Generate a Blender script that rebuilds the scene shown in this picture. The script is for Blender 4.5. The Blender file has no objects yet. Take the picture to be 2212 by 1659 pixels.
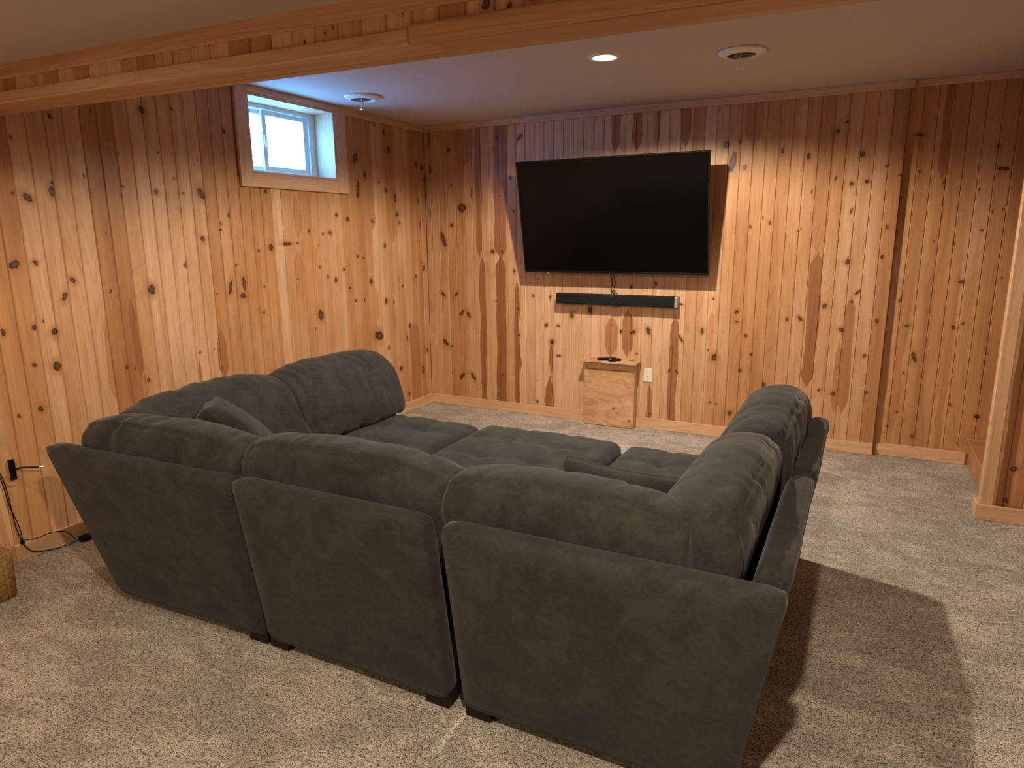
import bpy, bmesh, math, random
from mathutils import Vector, Matrix, noise as N
random.seed(7)
C = bpy.context.scene.collection
S = bpy.context.scene
PI = math.pi
R = math.radians

# ------------------------------------------------------------------ camera, world, lights, exposure
def make_camera():
    yaw, pitch, roll = -.4781, .2142, .0089
    cy, sy, cp, sp = math.cos(yaw), math.sin(yaw), math.cos(pitch), math.sin(pitch)
    f = Vector((sy * cp, cy * cp, -sp)); r = Vector((cy, -sy, 0)); d = f.cross(r)
    cr, sr = math.cos(roll), math.sin(roll)
    r2 = r * cr + d * sr; d2 = d * cr - r * sr
    cam = bpy.data.cameras.new('camera'); o = bpy.data.objects.new('camera', cam); C.objects.link(o)
    m = Matrix((r2, -d2, -f)).transposed().to_4x4()
    m.translation = Vector((3.5756, -5.2502, 1.5399))
    o.matrix_world = m
    cam.sensor_fit = 'HORIZONTAL'; cam.sensor_width = 36.0
    cam.lens = 1472.8 / 2212 * 36.0
    cam.clip_start = .02; cam.clip_end = 200
    S.camera = o
make_camera()
W = bpy.data.worlds.new('sky'); S.world = W; W.use_nodes = True
bg = W.node_tree.nodes['Background']
bg.inputs[0].default_value = (.12, .44, 1.0, 1); bg.inputs[1].default_value = 9.0

H = 2.48          # ceiling of the sitting area
HC = 2.214        # lower ceiling on the near side of the beam

def spot(name, loc, power, col, size=155, blend=.35, rad=.045):
    l = bpy.data.lights.new(name, 'SPOT'); l.energy = power; l.color = col
    l.spot_size = R(size); l.spot_blend = blend; l.shadow_soft_size = rad
    o = bpy.data.objects.new(name, l); C.objects.link(o); o.location = loc
    return o
spot('can_lamp', (2.207, -1.49, H - .012), 98, (1, .86, .68), 163, .28, .04)
spot('near_or_fill_lamp', (3.42, -4.86, HC - .012), 76, (1, .82, .60), 170, .2, .035)
spot('near_or_fill_lamp', (1.05, -4.10, HC - .012), 9, (1, .81, .58), 154, .12, .03)
spot('near_or_fill_lamp', (1.3, -7.0, HC - .012), 27, (1, .81, .58), 172, .2, .04)  # unseen lamp added as fill for the sofa backs and walls
spot('near_or_fill_lamp', (4.3, -7.4, HC - .012), 16, (1, .81, .58), 172, .2, .04)  # second added fill lamp, out of view behind the camera
S.view_settings.view_transform = 'Standard'
S.view_settings.look = 'None'
S.view_settings.exposure = 2.0
S.view_settings.gamma = 1.0
S.view_settings.use_curve_mapping = False

# ------------------------------------------------------------------ node helpers and materials
class NT:
    def __init__(s, name):
        s.m = bpy.data.materials.new(name); s.m.use_nodes = True
        s.t = s.m.node_tree; s.n = s.t.nodes; s.l = s.t.links
        s.b = s.n['Principled BSDF']
    def node(s, typ, **kw):
        x = s.n.new(typ)
        for k, v in kw.items(): setattr(x, k, v)
        return x
    def put(s, sock, v):
        if hasattr(v, 'is_output') or isinstance(v, bpy.types.NodeSocket): s.l.new(v, sock)
        else:
            if isinstance(v, tuple) and len(v) == 3 and sock.type == 'RGBA': v = v + (1,)
            sock.default_value = v
    def math(s, op, a, b=None, c=None, clamp=False):
        x = s.node('ShaderNodeMath', operation=op, use_clamp=clamp)
        for i, v in enumerate((a, b, c)):
            if v is not None: s.put(x.inputs[i], v)
        return x.outputs[0]
    def mix(s, f, a, b, blend='MIX'):
        x = s.node('ShaderNodeMix', data_type='RGBA', blend_type=blend)
        s.put(x.inputs[0], f); s.put(x.inputs[6], a); s.put(x.inputs[7], b)
        return x.outputs[2]
    def noise(s, vec, scale, detail=3, rough=.55, dist=0, dim='3D'):
        x = s.node('ShaderNodeTexNoise', noise_dimensions=dim)
        if vec is not None: s.put(x.inputs['Vector'], vec)
        x.inputs['Scale'].default_value = scale; x.inputs['Detail'].default_value = detail
        x.inputs['Roughness'].default_value = rough; x.inputs['Distortion'].default_value = dist
        return x.outputs[0]
    def map(s, vec, sc=(1, 1, 1), loc=(0, 0, 0)):
        x = s.node('ShaderNodeMapping'); s.put(x.inputs[0], vec)
        s.put(x.inputs['Scale'], sc); s.put(x.inputs['Location'], loc)
        return x.outputs[0]
    def ramp(s, v, a, b, lo=0., hi=1.):
        x = s.node('ShaderNodeMapRange', interpolation_type='SMOOTHSTEP')
        s.put(x.inputs[0], v); s.put(x.inputs[1], a); s.put(x.inputs[2], b); s.put(x.inputs[3], lo); s.put(x.inputs[4], hi)
        return x.outputs[0]
    def obj(s): return s.node('ShaderNodeTexCoord').outputs['Object']
    def bump(s, h, strength, dist):
        x = s.node('ShaderNodeBump'); x.inputs['Strength'].default_value = strength; x.inputs['Distance'].default_value = dist
        s.l.new(h, x.inputs['Height']); s.l.new(x.outputs[0], s.b.inputs['Normal'])
    def done(s, col, rough=.5, spec=.3, metal=0):
        s.put(s.b.inputs['Base Color'], col); s.put(s.b.inputs['Roughness'], rough)
        s.b.inputs['Specular IOR Level'].default_value = spec; s.b.inputs['Metallic'].default_value = metal
        return s.m

def plain(name, col, rough=.5, spec=.3, metal=0):
    t = NT(name); return t.done(col, rough, spec, metal)

PALE = (.70, .435, .262); MID = (.50, .245, .102); DARK = (.300, .115, .044)

def knot_group():
    g = bpy.data.node_groups.new('knot', 'ShaderNodeTree')
    for nm, ty, io in (('x', 'NodeSocketFloat', 'INPUT'), ('z', 'NodeSocketFloat', 'INPUT'), ('c', 'NodeSocketVector', 'INPUT'), ('rz', 'NodeSocketVector', 'INPUT'), ('d', 'NodeSocketFloat', 'OUTPUT')):
        g.interface.new_socket(nm, in_out=io, socket_type=ty)
    gi = g.nodes.new('NodeGroupInput'); go = g.nodes.new('NodeGroupOutput')
    def m(op, a, b):
        x = g.nodes.new('ShaderNodeMath'); x.operation = op
        for i, v in enumerate((a, b)):
            if isinstance(v, (int, float)): x.inputs[i].default_value = v
            elif v is not None: g.links.new(v, x.inputs[i])
        return x.outputs[0]
    sp = g.nodes.new('ShaderNodeSeparateXYZ'); g.links.new(gi.outputs['c'], sp.inputs[0])
    sr = g.nodes.new('ShaderNodeSeparateXYZ'); g.links.new(gi.outputs['rz'], sr.inputs[0])
    ez = m('SUBTRACT', gi.outputs['z'], sp.outputs[1])
    dx = m('DIVIDE', m('SUBTRACT', m('SUBTRACT', gi.outputs['x'], sp.outputs[0]), m('MULTIPLY', ez, sr.outputs[1])), m('MAXIMUM', sp.outputs[2], .0005))
    dz = m('DIVIDE', ez, m('MAXIMUM', sr.outputs[0], .0005))
    d = m('SQRT', m('ADD', m('MULTIPLY', dx, dx), m('MULTIPLY', dz, dz)), None)
    g.links.new(d, go.inputs['d'])
    return g
KG = knot_group()

def pine(name, knots=6, axis='z'):
    """Pine board: grain along local z (or x), tone, heartwood bands and knots read from the board's own properties."""
    t = NT(name)
    v = t.obj()
    if axis != 'z':
        mp = t.node('ShaderNodeMapping'); t.put(mp.inputs[0], v); mp.inputs['Rotation'].default_value = (0, R(90), 0) if axis == 'x' else (R(90), 0, 0); v = mp.outputs[0]
    rnd = t.node('ShaderNodeObjectInfo').outputs['Random']
    off = t.node('ShaderNodeCombineXYZ'); t.put(off.inputs[0], t.math('MULTIPLY', rnd, 37.)); t.put(off.inputs[2], t.math('MULTIPLY', rnd, 91.))
    add = t.node('ShaderNodeVectorMath', operation='ADD'); t.put(add.inputs[0], v); t.put(add.inputs[1], off.outputs[0])
    vv = add.outputs[0]
    sp = t.node('ShaderNodeSeparateXYZ'); t.put(sp.inputs[0], v); x, z = sp.outputs[0], sp.outputs[2]
    at = lambda nm: t.node('ShaderNodeAttribute', attribute_type='OBJECT', attribute_name=nm)
    tone = at('tone').outputs['Fac']
    # warp
    wob = t.math('SUBTRACT', t.noise(t.map(vv, (3, 3, 2.2)), 1, 2), .5)
    # fine grain
    g1 = t.noise(t.map(vv, (150, 150, 3.0)), 1, 3, .6, .4)
    g2 = t.noise(t.map(vv, (38, 38, 1.1)), 1, 2, .5, .8)
    ring = t.math('SINE', t.math('MULTIPLY', t.noise(t.map(vv, (9, 9, .55)), 1, 1, .4, .6), 90.))
    ring = t.ramp(ring, .2, 1.)
    broad = t.noise(t.map(vv, (12, 12, .5)), 1, 2, .5, .5)
    # cloudy colour along the board (orange stain areas)
    cloud = t.noise(t.map(vv, (4, 4, 1.6)), 1, 2, .5, .3)
    tn = t.math('ADD', tone, t.math('MULTIPLY', t.math('SUBTRACT', broad, .5), .70))
    tn = t.math('ADD', tn, t.math('MULTIPLY', t.math('SUBTRACT', cloud, .5), .45))
    # heartwood bands
    for i in range(2):
        a = at('band%d' % i); s3 = t.node('ShaderNodeSeparateXYZ'); t.put(s3.inputs[0], a.outputs['Vector'])
        hw = t.math('MAXIMUM', s3.outputs[1], .0001)
        b2 = at('bandz%d' % i); s4 = t.node('ShaderNodeSeparateXYZ'); t.put(s4.inputs[0], b2.outputs['Vector'])
        xx = t.math('ADD', x, t.math('MULTIPLY', wob, .055))
        zt = t.math('MULTIPLY', t.ramp(t.math('SUBTRACT', z, s4.outputs[0]), -.01, .11), t.ramp(t.math('SUBTRACT', s4.outputs[1], z), -.01, .11))
        e = t.math('SUBTRACT', t.math('MULTIPLY', hw, zt), t.math('ABSOLUTE', t.math('SUBTRACT', xx, s3.outputs[0])))
        m = t.math('MULTIPLY', t.math('MULTIPLY', t.ramp(e, -.001, .0025), t.math('GREATER_THAN', zt, .02)), s3.outputs[2])
        tn = t.math('MAXIMUM', tn, m)
    tn = t.math('MINIMUM', t.math('MAXIMUM', tn, 0.), 1.)
    cr = t.node('ShaderNodeValToRGB'); t.put(cr.inputs[0], tn)
    el = cr.color_ramp.elements; el[0].position = 0; el[0].color = PALE + (1,); el[1].position = 1; el[1].color = DARK + (1,)
    e = el.new(.5); e.color = MID + (1,)
    col = cr.outputs[0]
    gr = t.math('ADD', t.math('MULTIPLY', t.math('SUBTRACT', g1, .5), .35), t.math('MULTIPLY', t.math('SUBTRACT', g2, .5), .30))
    gr = t.math('ADD', gr, t.math('MULTIPLY', ring, -.11))
    val = t.math('ADD', 1., gr)
    hs = t.node('ShaderNodeHueSaturation'); t.put(hs.inputs['Value'], val); t.put(hs.inputs['Color'], col); col = hs.outputs[0]
    # knots
    wx = t.math('ADD', x, t.math('MULTIPLY', t.math('SUBTRACT', t.noise(vv, 55, 2), .5), .016))
    wz = t.math('ADD', z, t.math('MULTIPLY', t.math('SUBTRACT', t.noise(vv, 43, 2), .5), .024))
    dmin = None
    for i in range(knots):
        a = at('knot%d' % i)
        gnode = t.node('ShaderNodeGroup'); gnode.node_tree = KG
        t.put(gnode.inputs['x'], wx); t.put(gnode.inputs['z'], wz); t.put(gnode.inputs['c'], a.outputs['Vector'])
        b = at('knotr%d' % i); t.put(gnode.inputs['rz'], b.outputs['Vector'])
        dmin = gnode.outputs[0] if dmin is None else t.math('MINIMUM', dmin, gnode.outputs[0])
    if knots:
        halo = t.ramp(dmin, 2.8, .9, 0., .6)
        col = t.mix(halo, col, (.36, .15, .052))
        core = t.ramp(dmin, 1.08, .78)
        kc = t.mix(t.ramp(dmin, .30, .8), (.145, .062, .030), (.060, .021, .010))
        col = t.mix(core, col, kc)
    t.bump(g1, .06, .002)
    return t.done(col, t.math('ADD', .36, t.math('MULTIPLY', g2, .16)), .35)

PINE = pine('pine_board', 6)
PINE_H = pine('pine_trim_board', 0, 'x')
PINE_Y = pine('pine_side_trim_board', 0, 'y')
PINE_V = pine('pine_post_board', 3)

def ply_mat():
    t = NT('birch_plywood'); v = t.obj()
    w = t.noise(t.map(v, (2.6, 2.6, 8)), 1, 2, .5, 2.2)
    s = t.math('SINE', t.math('MULTIPLY', w, 60.)); s = t.ramp(s, -.2, 1.)
    c = t.mix(t.ramp(w, .3, .7), (.70, .43, .255), (.50, .26, .12)); c = t.mix(t.math('MULTIPLY', s, .30), c, (.42, .20, .09))
    d = t.node('ShaderNodeTexVoronoi'); t.put(d.inputs['Vector'], t.map(v, (6, 6, 7))); d.inputs['Scale'].default_value = 1
    c = t.mix(t.ramp(d.outputs['Distance'], .10, .05, 0, .8), c, (.10, .04, .018))
    return t.done(c, .42, .35)
PLY = ply_mat()

def carpet_mat():
    t = NT('carpet_pile'); v = t.obj()
    n1 = t.noise(v, 185, 2, .75); n2 = t.noise(v, 360, 1, .6); n3 = t.noise(v, 60, 2, .6)
    sp = t.math('ADD', t.math('MULTIPLY', n1, .62), t.math('ADD', t.math('MULTIPLY', n2, .30), t.math('MULTIPLY', n3, .20)))
    k = t.ramp(sp, .45, .615)
    c = t.mix(k, (.125, .098, .073), (.76, .69, .605))
    k2 = t.ramp(t.noise(v, 130, 1, .5), .58, .68)
    c = t.mix(t.math('MULTIPLY', k2, .75), c, (.085, .066, .052))
    p = t.noise(t.map(v, (1, 1.5, 1)), 2.6, 3, .6, .8); p2 = t.noise(t.map(v, (1, 2.2, 1)), 7.5, 2, .6, .6)
    pv = t.math('ADD', t.math('MULTIPLY', t.ramp(p, .40, .64), .26), t.math('MULTIPLY', t.ramp(p2, .46, .68), .20))
    hs = t.node('ShaderNodeHueSaturation'); t.put(hs.inputs['Color'], c); t.put(hs.inputs['Value'], t.math('ADD', .80, pv)); c = hs.outputs[0]
    t.bump(sp, .9, .012)
    return t.done(c, .95, .05)
CARPET = carpet_mat()

def paint_mat(name, col, sc=60, st=.06):
    t = NT(name); v = t.obj(); t.bump(t.noise(v, sc, 3, .6), st, .004); return t.done(col, .75, .2)
CEIL = paint_mat('ceiling_paint', (.57, .50, .445))

def fabric_mat():
    t = NT('charcoal_microfibre'); v = t.obj()
    n = t.noise(v, 9, 3, .6, .6); n2 = t.noise(v, 70, 3, .7); n3 = t.noise(v, 420, 1, .5)
    f = t.math('ADD', t.math('MULTIPLY', n, .62), t.math('MULTIPLY', n2, .38))
    c = t.mix(t.ramp(f, .34, .68), (.026, .0245, .022), (.047, .045, .043))
    t.b.inputs['Sheen Weight'].default_value = .16; t.b.inputs['Sheen Roughness'].default_value = .45
    t.b.inputs['Sheen Tint'].default_value = (.75, .72, .74, 1)
    t.bump(t.math('ADD', t.math('MULTIPLY', n2, .5), t.math('MULTIPLY', n3, .5)), .12, .002)
    return t.done(c, .88, .15)
FAB = fabric_mat()
BLACK = plain('black_plastic', (.006, .006, .0065), .45, .2)
SCREEN = plain('dark_glass_screen', (.0022, .0022, .002), .14, .18)
GRILLE = plain('black_speaker_cloth', (.010, .011, .010), .8, .2)
SILVER = plain('silver_plastic', (.42, .41, .40), .4, .5, .3)
WHITE = plain('white_plastic', (.78, .76, .70), .4, .4)
IVORY = plain('ivory_plastic', (.80, .74, .60), .35, .4)
VINYL = plain('white_vinyl', (.74, .78, .82), .35, .4)
FOOT = plain('dark_wood_foot', (.008, .007, .006), .5, .3)
HOLE = plain('dark_opening', (.015, .012, .01), .9, .1)
CORD = plain('black_cord', (.012, .011, .011), .5, .3)
COPPER = plain('bare_copper', (.75, .45, .25), .3, .5, .8)
def glass_mat():
    t = NT('window_glass'); n = t.n
    tr = n.new('ShaderNodeBsdfTransparent'); tr.inputs[0].default_value = (.96, .98, 1, 1)
    gl = n.new('ShaderNodeBsdfGlossy'); gl.inputs['Roughness'].default_value = .02
    mx = n.new('ShaderNodeMixShader'); mx.inputs[0].default_value = .06; t.l.new(tr.outputs[0], mx.inputs[1]); t.l.new(gl.outputs[0], mx.inputs[2])
    t.l.new(mx.outputs[0], n['Material Output'].inputs[0]); return t.m
GLASS = glass_mat()
def emit_mat(name, col, st):
    t = NT(name); t.b.inputs['Emission Color'].default_value = col + (1,); t.b.inputs['Emission Strength'].default_value = st
    return t.done((.8, .8, .8), .5)
LAMP = emit_mat('lit_lamp_lens', (1, .93, .80), 9)
def wicker_mat():
    t = NT('printed_basket_cloth'); v = t.obj()
    sp = t.node('ShaderNodeSeparateXYZ'); t.put(sp.inputs[0], v)
    u = t.math('ADD', sp.outputs[0], sp.outputs[1])
    a = t.math('SINE', t.math('MULTIPLY', u, 72.)); b = t.math('SINE', t.math('MULTIPLY', sp.outputs[2], 72.))
    m = t.math('MULTIPLY', a, b)
    ring = t.ramp(t.math('ABSOLUTE', t.math('SUBTRACT', t.math('ABSOLUTE', m), .42)), .26, .12)
    c = t.mix(t.math('MULTIPLY', ring, .7), (.36, .22, .085), (.19, .095, .034))
    t.bump(t.noise(v, 300, 2), .2, .002)
    return t.done(c, .85, .1)
WICKER = wicker_mat()
LEAF = plain('tree_leaves', (.05, .09, .045), .8, .2)
BARK = plain('tree_bark', (.10, .07, .05), .9, .1)
BOUNCE_GROUND = plain('pale_bounce_ground', (.82, .87, .92), .9, .1)  # unseen ground, kept pale to bounce sky light onto the ceiling

# ------------------------------------------------------------------ mesh helpers
def link(name, me, mat, parent=None):
    o = bpy.data.objects.new(name, me); C.objects.link(o)
    if mat is not None:
        me.materials.clear(); me.materials.append(mat)
    if parent is not None: o.parent = parent
    return o
def mesh_of(name, verts, faces, smooth=False):
    me = bpy.data.meshes.new(name); me.from_pydata([tuple(v) for v in verts], [], faces); me.update()
    if smooth:
        for p in me.polygons: p.use_smooth = True
    return me
def from_bm(name, bm, mat, parent=None, smooth=False):
    bmesh.ops.recalc_face_normals(bm, faces=bm.faces)
    me = bpy.data.meshes.new(name); bm.to_mesh(me); bm.free()
    if smooth:
        for p in me.polygons: p.use_smooth = True
    return link(name, me, mat, parent)
def add_box(bm, x0, x1, y0, y1, z0, z1, bev=0, seg=1, mtx=None):
    r = bmesh.ops.create_cube(bm, size=1)
    vs = r['verts']
    for v in vs: v.co = Vector(((x0 + x1) / 2 + v.co.x * (x1 - x0), (y0 + y1) / 2 + v.co.y * (y1 - y0), (z0 + z1) / 2 + v.co.z * (z1 - z0)))
    if bev > 0:
        es = list({e for v in vs for e in v.link_edges})
        g = bmesh.ops.bevel(bm, geom=es, offset=bev, segments=seg, affect='EDGES', profile=.5)
        vs = [v for v in {w for f in g['faces'] for w in f.verts}] if g['faces'] else vs
    if mtx is not None:
        done = set()
        st = list(vs)
        while st:
            v = st.pop()
            if v in done: continue
            done.add(v)
            for e in v.link_edges: st.append(e.other_vert(v))
        for v in done: v.co = mtx @ v.co
def box(name, x0, x1, y0, y1, z0, z1, mat, parent=None, bev=0, seg=1, mtx=None):
    bm = bmesh.new(); add_box(bm, x0, x1, y0, y1, z0, z1, bev, seg, mtx); return from_bm(name, bm, mat, parent)
def add_tube(bm, pts, r, n=8, cap=True):
    pts = [Vector(p) for p in pts]; rings = []
    for i, p in enumerate(pts):
        d = (pts[min(i + 1, len(pts) - 1)] - pts[max(i - 1, 0)]).normalized()
        a = d.cross(Vector((0, 0, 1)) if abs(d.z) < .9 else Vector((1, 0, 0))).normalized(); b = d.cross(a)
        rr = r[i] if isinstance(r, (list, tuple)) else r
        rings.append([bm.verts.new(p + (a * math.cos(2 * PI * k / n) + b * math.sin(2 * PI * k / n)) * rr) for k in range(n)])
    for q, w in zip(rings, rings[1:]):
        for k in range(n): bm.faces.new((q[k], q[(k + 1) % n], w[(k + 1) % n], w[k]))
    if cap:
        bm.faces.new(rings[0][::-1]); bm.faces.new(rings[-1])
def smooth_path(pts, sub=6):
    pts = [Vector(p) for p in pts]; out = []
    P = [pts[0]] + pts + [pts[-1]]
    for i in range(1, len(P) - 2):
        for k in range(sub):
            t = k / sub; a, b, c, d = P[i - 1], P[i], P[i + 1], P[i + 2]
            out.append(.5 * ((2 * b) + (c - a) * t + (2 * a - 5 * b + 4 * c - d) * t * t + (3 * b - a - 3 * c + d) * t ** 3))
    out.append(pts[-1]); return out
def lathe(bm, prof, n=32, c=(0, 0, 0)):
    rings = []
    for r, z in prof:
        rings.append([bm.verts.new((c[0] + r * math.cos(2 * PI * k / n), c[1] + r * math.sin(2 * PI * k / n), c[2] + z)) for k in range(n)])
    for q, w in zip(rings, rings[1:]):
        for k in range(n): bm.faces.new((q[k], q[(k + 1) % n], w[(k + 1) % n], w[k]))
    return rings
def thing(name, label, cat, loc=(0, 0, 0), rotz=0, group=None):
    o = bpy.data.objects.new(name, None); C.objects.link(o); o.location = loc; o.rotation_euler = (0, 0, rotz)
    o.empty_display_size = .1
    return tag(o, label, cat, group)
def tag(o, label, cat, group=None):
    o['label'] = label; o['category'] = cat
    if group: o['group'] = group
    return o
def struct(o): o['kind'] = 'structure'; return o

def rounded(half, r, n, fn=None, m=None):
    """Grid-built rounded box. half extents, corner radius, divisions; fn(p, q) may move each vertex (p position, q in -1..1 cube coords)."""
    hx, hy, hz = half; nx, ny, nz = n
    idx = {}; V = []; F = []
    def tr(a, k):                         # concentrate samples near the edges
        t = a / k * 2 - 1
        return math.copysign(abs(t) ** .82, t) if k > 4 else t
    def vid(i, j, k):
        key = (i, j, k)
        if key not in idx:
            q = Vector((tr(i, nx), tr(j, ny), tr(k, nz)))
            p = Vector((q.x * hx, q.y * hy, q.z * hz))
            c = Vector((max(-(hx - r), min(hx - r, p.x)), max(-(hy - r), min(hy - r, p.y)), max(-(hz - r), min(hz - r, p.z))))
            d = p - c
            if d.length > 1e-9: p = c + d.normalized() * r
            if fn: p = fn(p, q)
            if m is not None: p = m @ p
            idx[key] = len(V); V.append(p)
        return idx[key]
    for i in range(nx):
        for j in range(ny):
            F.append((vid(i, j, 0), vid(i, j + 1, 0), vid(i + 1, j + 1, 0), vid(i + 1, j, 0)))
            F.append((vid(i, j, nz), vid(i + 1, j, nz), vid(i + 1, j + 1, nz), vid(i, j + 1, nz)))
    for i in range(nx):
        for k in range(nz):
            F.append((vid(i, 0, k), vid(i + 1, 0, k), vid(i + 1, 0, k + 1), vid(i, 0, k + 1)))
            F.append((vid(i, ny, k), vid(i, ny, k + 1), vid(i + 1, ny, k + 1), vid(i + 1, ny, k)))
    for j in range(ny):
        for k in range(nz):
            F.append((vid(0, j, k), vid(0, j, k + 1), vid(0, j + 1, k + 1), vid(0, j + 1, k)))
            F.append((vid(nx, j, k), vid(nx, j + 1, k), vid(nx, j + 1, k + 1), vid(nx, j, k + 1)))
    return V, F

# ------------------------------------------------------------------ planks of the panelled walls
KN_L = [(-3.172,2.124,0.0104,0.0131,-0.5),(-3.36,2.007,0.0065,0.009),(-3.389,1.755,0.0086,0.0109),(-3.327,1.736,0.0225,0.0269,-0.4),(-3.205,1.813,0.0076,0.0076),(-3.212,1.77,0.0171,0.0296),(-2.963,2.174,0.0073,0.0108),(-3.044,1.857,0.0051,0.0109),(-2.843,1.817,0.0085,0.0078,-0.4),(-2.861,1.769,0.0034,0.0234),(-2.97,1.569,0.0049,0.0062),(-3.431,1.427,0.0269,0.0255,0.3),(-3.337,1.433,0.0145,0.0143),(-3.174,1.341,0.0169,0.021,-0.25),(-3.224,1.261,0.0156,0.0259,0.25),(-2.984,1.271,0.0093,0.0105),(-3.389,1.126,0.0126,0.0145),(-3.343,1.151,0.0041,0.0073),(-3.526,1.116,0.0126,0.0186),(-3.297,1.091,0.019,0.0223),(-3.414,0.943,0.0126,0.0117),(-3.31,0.918,0.0229,0.0291),(-3.418,0.723,0.0155,0.0188),(-2.95,0.852,0.0114,0.0165),(-2.9,0.834,0.0064,0.0078),(-3.517,0.712,0.0095,0.0097),(-2.68,2.221,0.0204,0.024),(-2.493,2.255,0.0065,0.0109),(-2.144,2.18,0.0136,0.0177),(-2.611,2.009,0.0056,0.0076),(-2.65,1.795,0.0156,0.0153),(-2.476,1.796,0.0081,0.0091),(-2.355,1.802,0.027,0.0396,-0.25),(-2.169,1.681,0.0108,0.0122),(-2.378,1.537,0.0171,0.0189,-0.3),(-2.233,1.626,0.009,0.0109),(-2.24,1.592,0.0105,0.0061),(-2.359,1.991,0.0042,0.0046),(-2.747,1.26,0.0246,0.0334),(-2.513,1.387,0.0101,0.0163),(-2.315,1.201,0.0067,0.0061),(-2.147,1.372,0.0079,0.0088),(-2.207,1.234,0.0171,0.0533,0.25),(-2.097,1.252,0.0162,0.0544,-0.08),(-2.114,1.175,0.0283,0.0192),(-2.48,0.86,0.0077,0.0079),(-2.373,0.866,0.0066,0.0075),(-2.834,0.757,0.0097,0.0125),(-2.901,0.835,0.007,0.0078),(-1.954,1.455,0.0093,0.0104),(-1.93,1.221,0.0078,0.0093),(-1.953,1.054,0.0112,0.012),(-1.855,1.837,0.0144,0.0171),(-1.846,1.479,0.0216,0.0293),(-1.955,1.456,0.0103,0.0101),(-1.696,1.499,0.05,0.012),(-1.598,1.503,0.0129,0.0069),(-1.478,1.585,0.0134,0.0171),(-1.341,1.564,0.0117,0.012),(-1.262,1.57,0.0169,0.0178),(-1.183,1.703,0.0148,0.0146),(-1.058,1.674,0.0206,0.0216),(-1.396,1.324,0.0081,0.0097),(-1.314,1.253,0.012,0.0148),(-1.231,1.223,0.0173,0.02),(-1.137,1.298,0.0102,0.0152),(-1.081,1.154,0.0156,0.0154),(-1.018,1.05,0.0187,0.0105),(-1.415,0.976,0.0353,0.046),(-1.483,0.888,0.0069,0.0114),(-1.931,1.221,0.0086,0.0088),(-1.954,1.053,0.0096,0.0104),(-1.149,0.665,0.013,0.0123),(-1.619,1.254,0.0086,0.0078),(-0.965,1.391,0.0161,0.0121),(-0.934,2.132,0.0304,0.0476,0.45),(-0.918,1.902,0.022,0.0831,0.14),(-0.825,2.014,0.0203,0.0335),(-0.651,1.973,0.0107,0.0115),(-0.571,1.914,0.0172,0.019),(-0.511,2.231,0.0322,0.0325),(-0.56,2.368,0.0169,0.027),(-0.68,2.407,0.0116,0.0125),(-0.445,1.853,0.0281,0.0434),(-0.426,1.726,0.022,0.0257),(-0.41,1.658,0.0104,0.0183),(-0.124,2.152,0.0167,0.0231),(-0.041,2.135,0.0199,0.0296),(-0.002,2.033,0.0289,0.0189),(-0.112,1.843,0.0155,0.022),(-0.094,1.646,0.0114,0.0319),(-0.764,1.664,0.014,0.0158),(-1.18,1.703,0.0122,0.0134),(-0.613,1.47,0.0185,0.0224),(-0.816,1.188,0.021,0.0265),(-0.632,1.013,0.0212,0.0245),(-0.523,0.997,0.0103,0.0187),(-1.132,1.298,0.0084,0.0125),(-1.079,1.155,0.0129,0.0127),(-1.019,1.051,0.0154,0.0086),(-0.913,1.043,0.0114,0.0132),(-0.392,1.123,0.0107,0.0126),(-0.188,1.194,0.0127,0.0162),(-0.063,1.258,0.0234,0.0295),(-0.312,0.765,0.0207,0.0245),(-0.353,0.655,0.0123,0.031),(-0.747,0.736,0.0673,0.046,-0.5),(-0.627,0.613,0.0139,0.0173),(-1.148,0.666,0.0118,0.0108),(-0.466,0.406,0.0241,0.0228),(-0.127,0.336,0.0252,0.0412),(-0.054,0.506,0.0135,0.0206),(-0.357,0.157,0.0195,0.0202),(-0.967,1.39,0.0132,0.0099),(-0.892,1.378,0.0136,0.0101),(-0.064,1.26,0.0142,0.0309)]
BD_L = [(-3.034,0.022,0.68,1.17,0.45),(-2.88,0.023,0.76,1.24,0.8),(-2.324,0.01,1.44,1.57,0.5),(-2.489,0.012,0.64,0.85,0.55),(-2.312,0.037,0.65,1.0,0.7),(-1.589,0.032,1.5,1.85,0.5),(-1.602,0.049,1.09,1.47,0.5),(-1.437,0.034,1.24,1.51,0.4),(-1.9,0.029,1.51,1.83,0.5),(-0.241,0.075,-0.1,0.81,0.6),(-0.51,0.063,1.48,2.6,0.5),(-0.798,0.069,1.55,2.6,0.45),(-0.799,0.072,0.8,1.18,0.35)]
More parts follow.
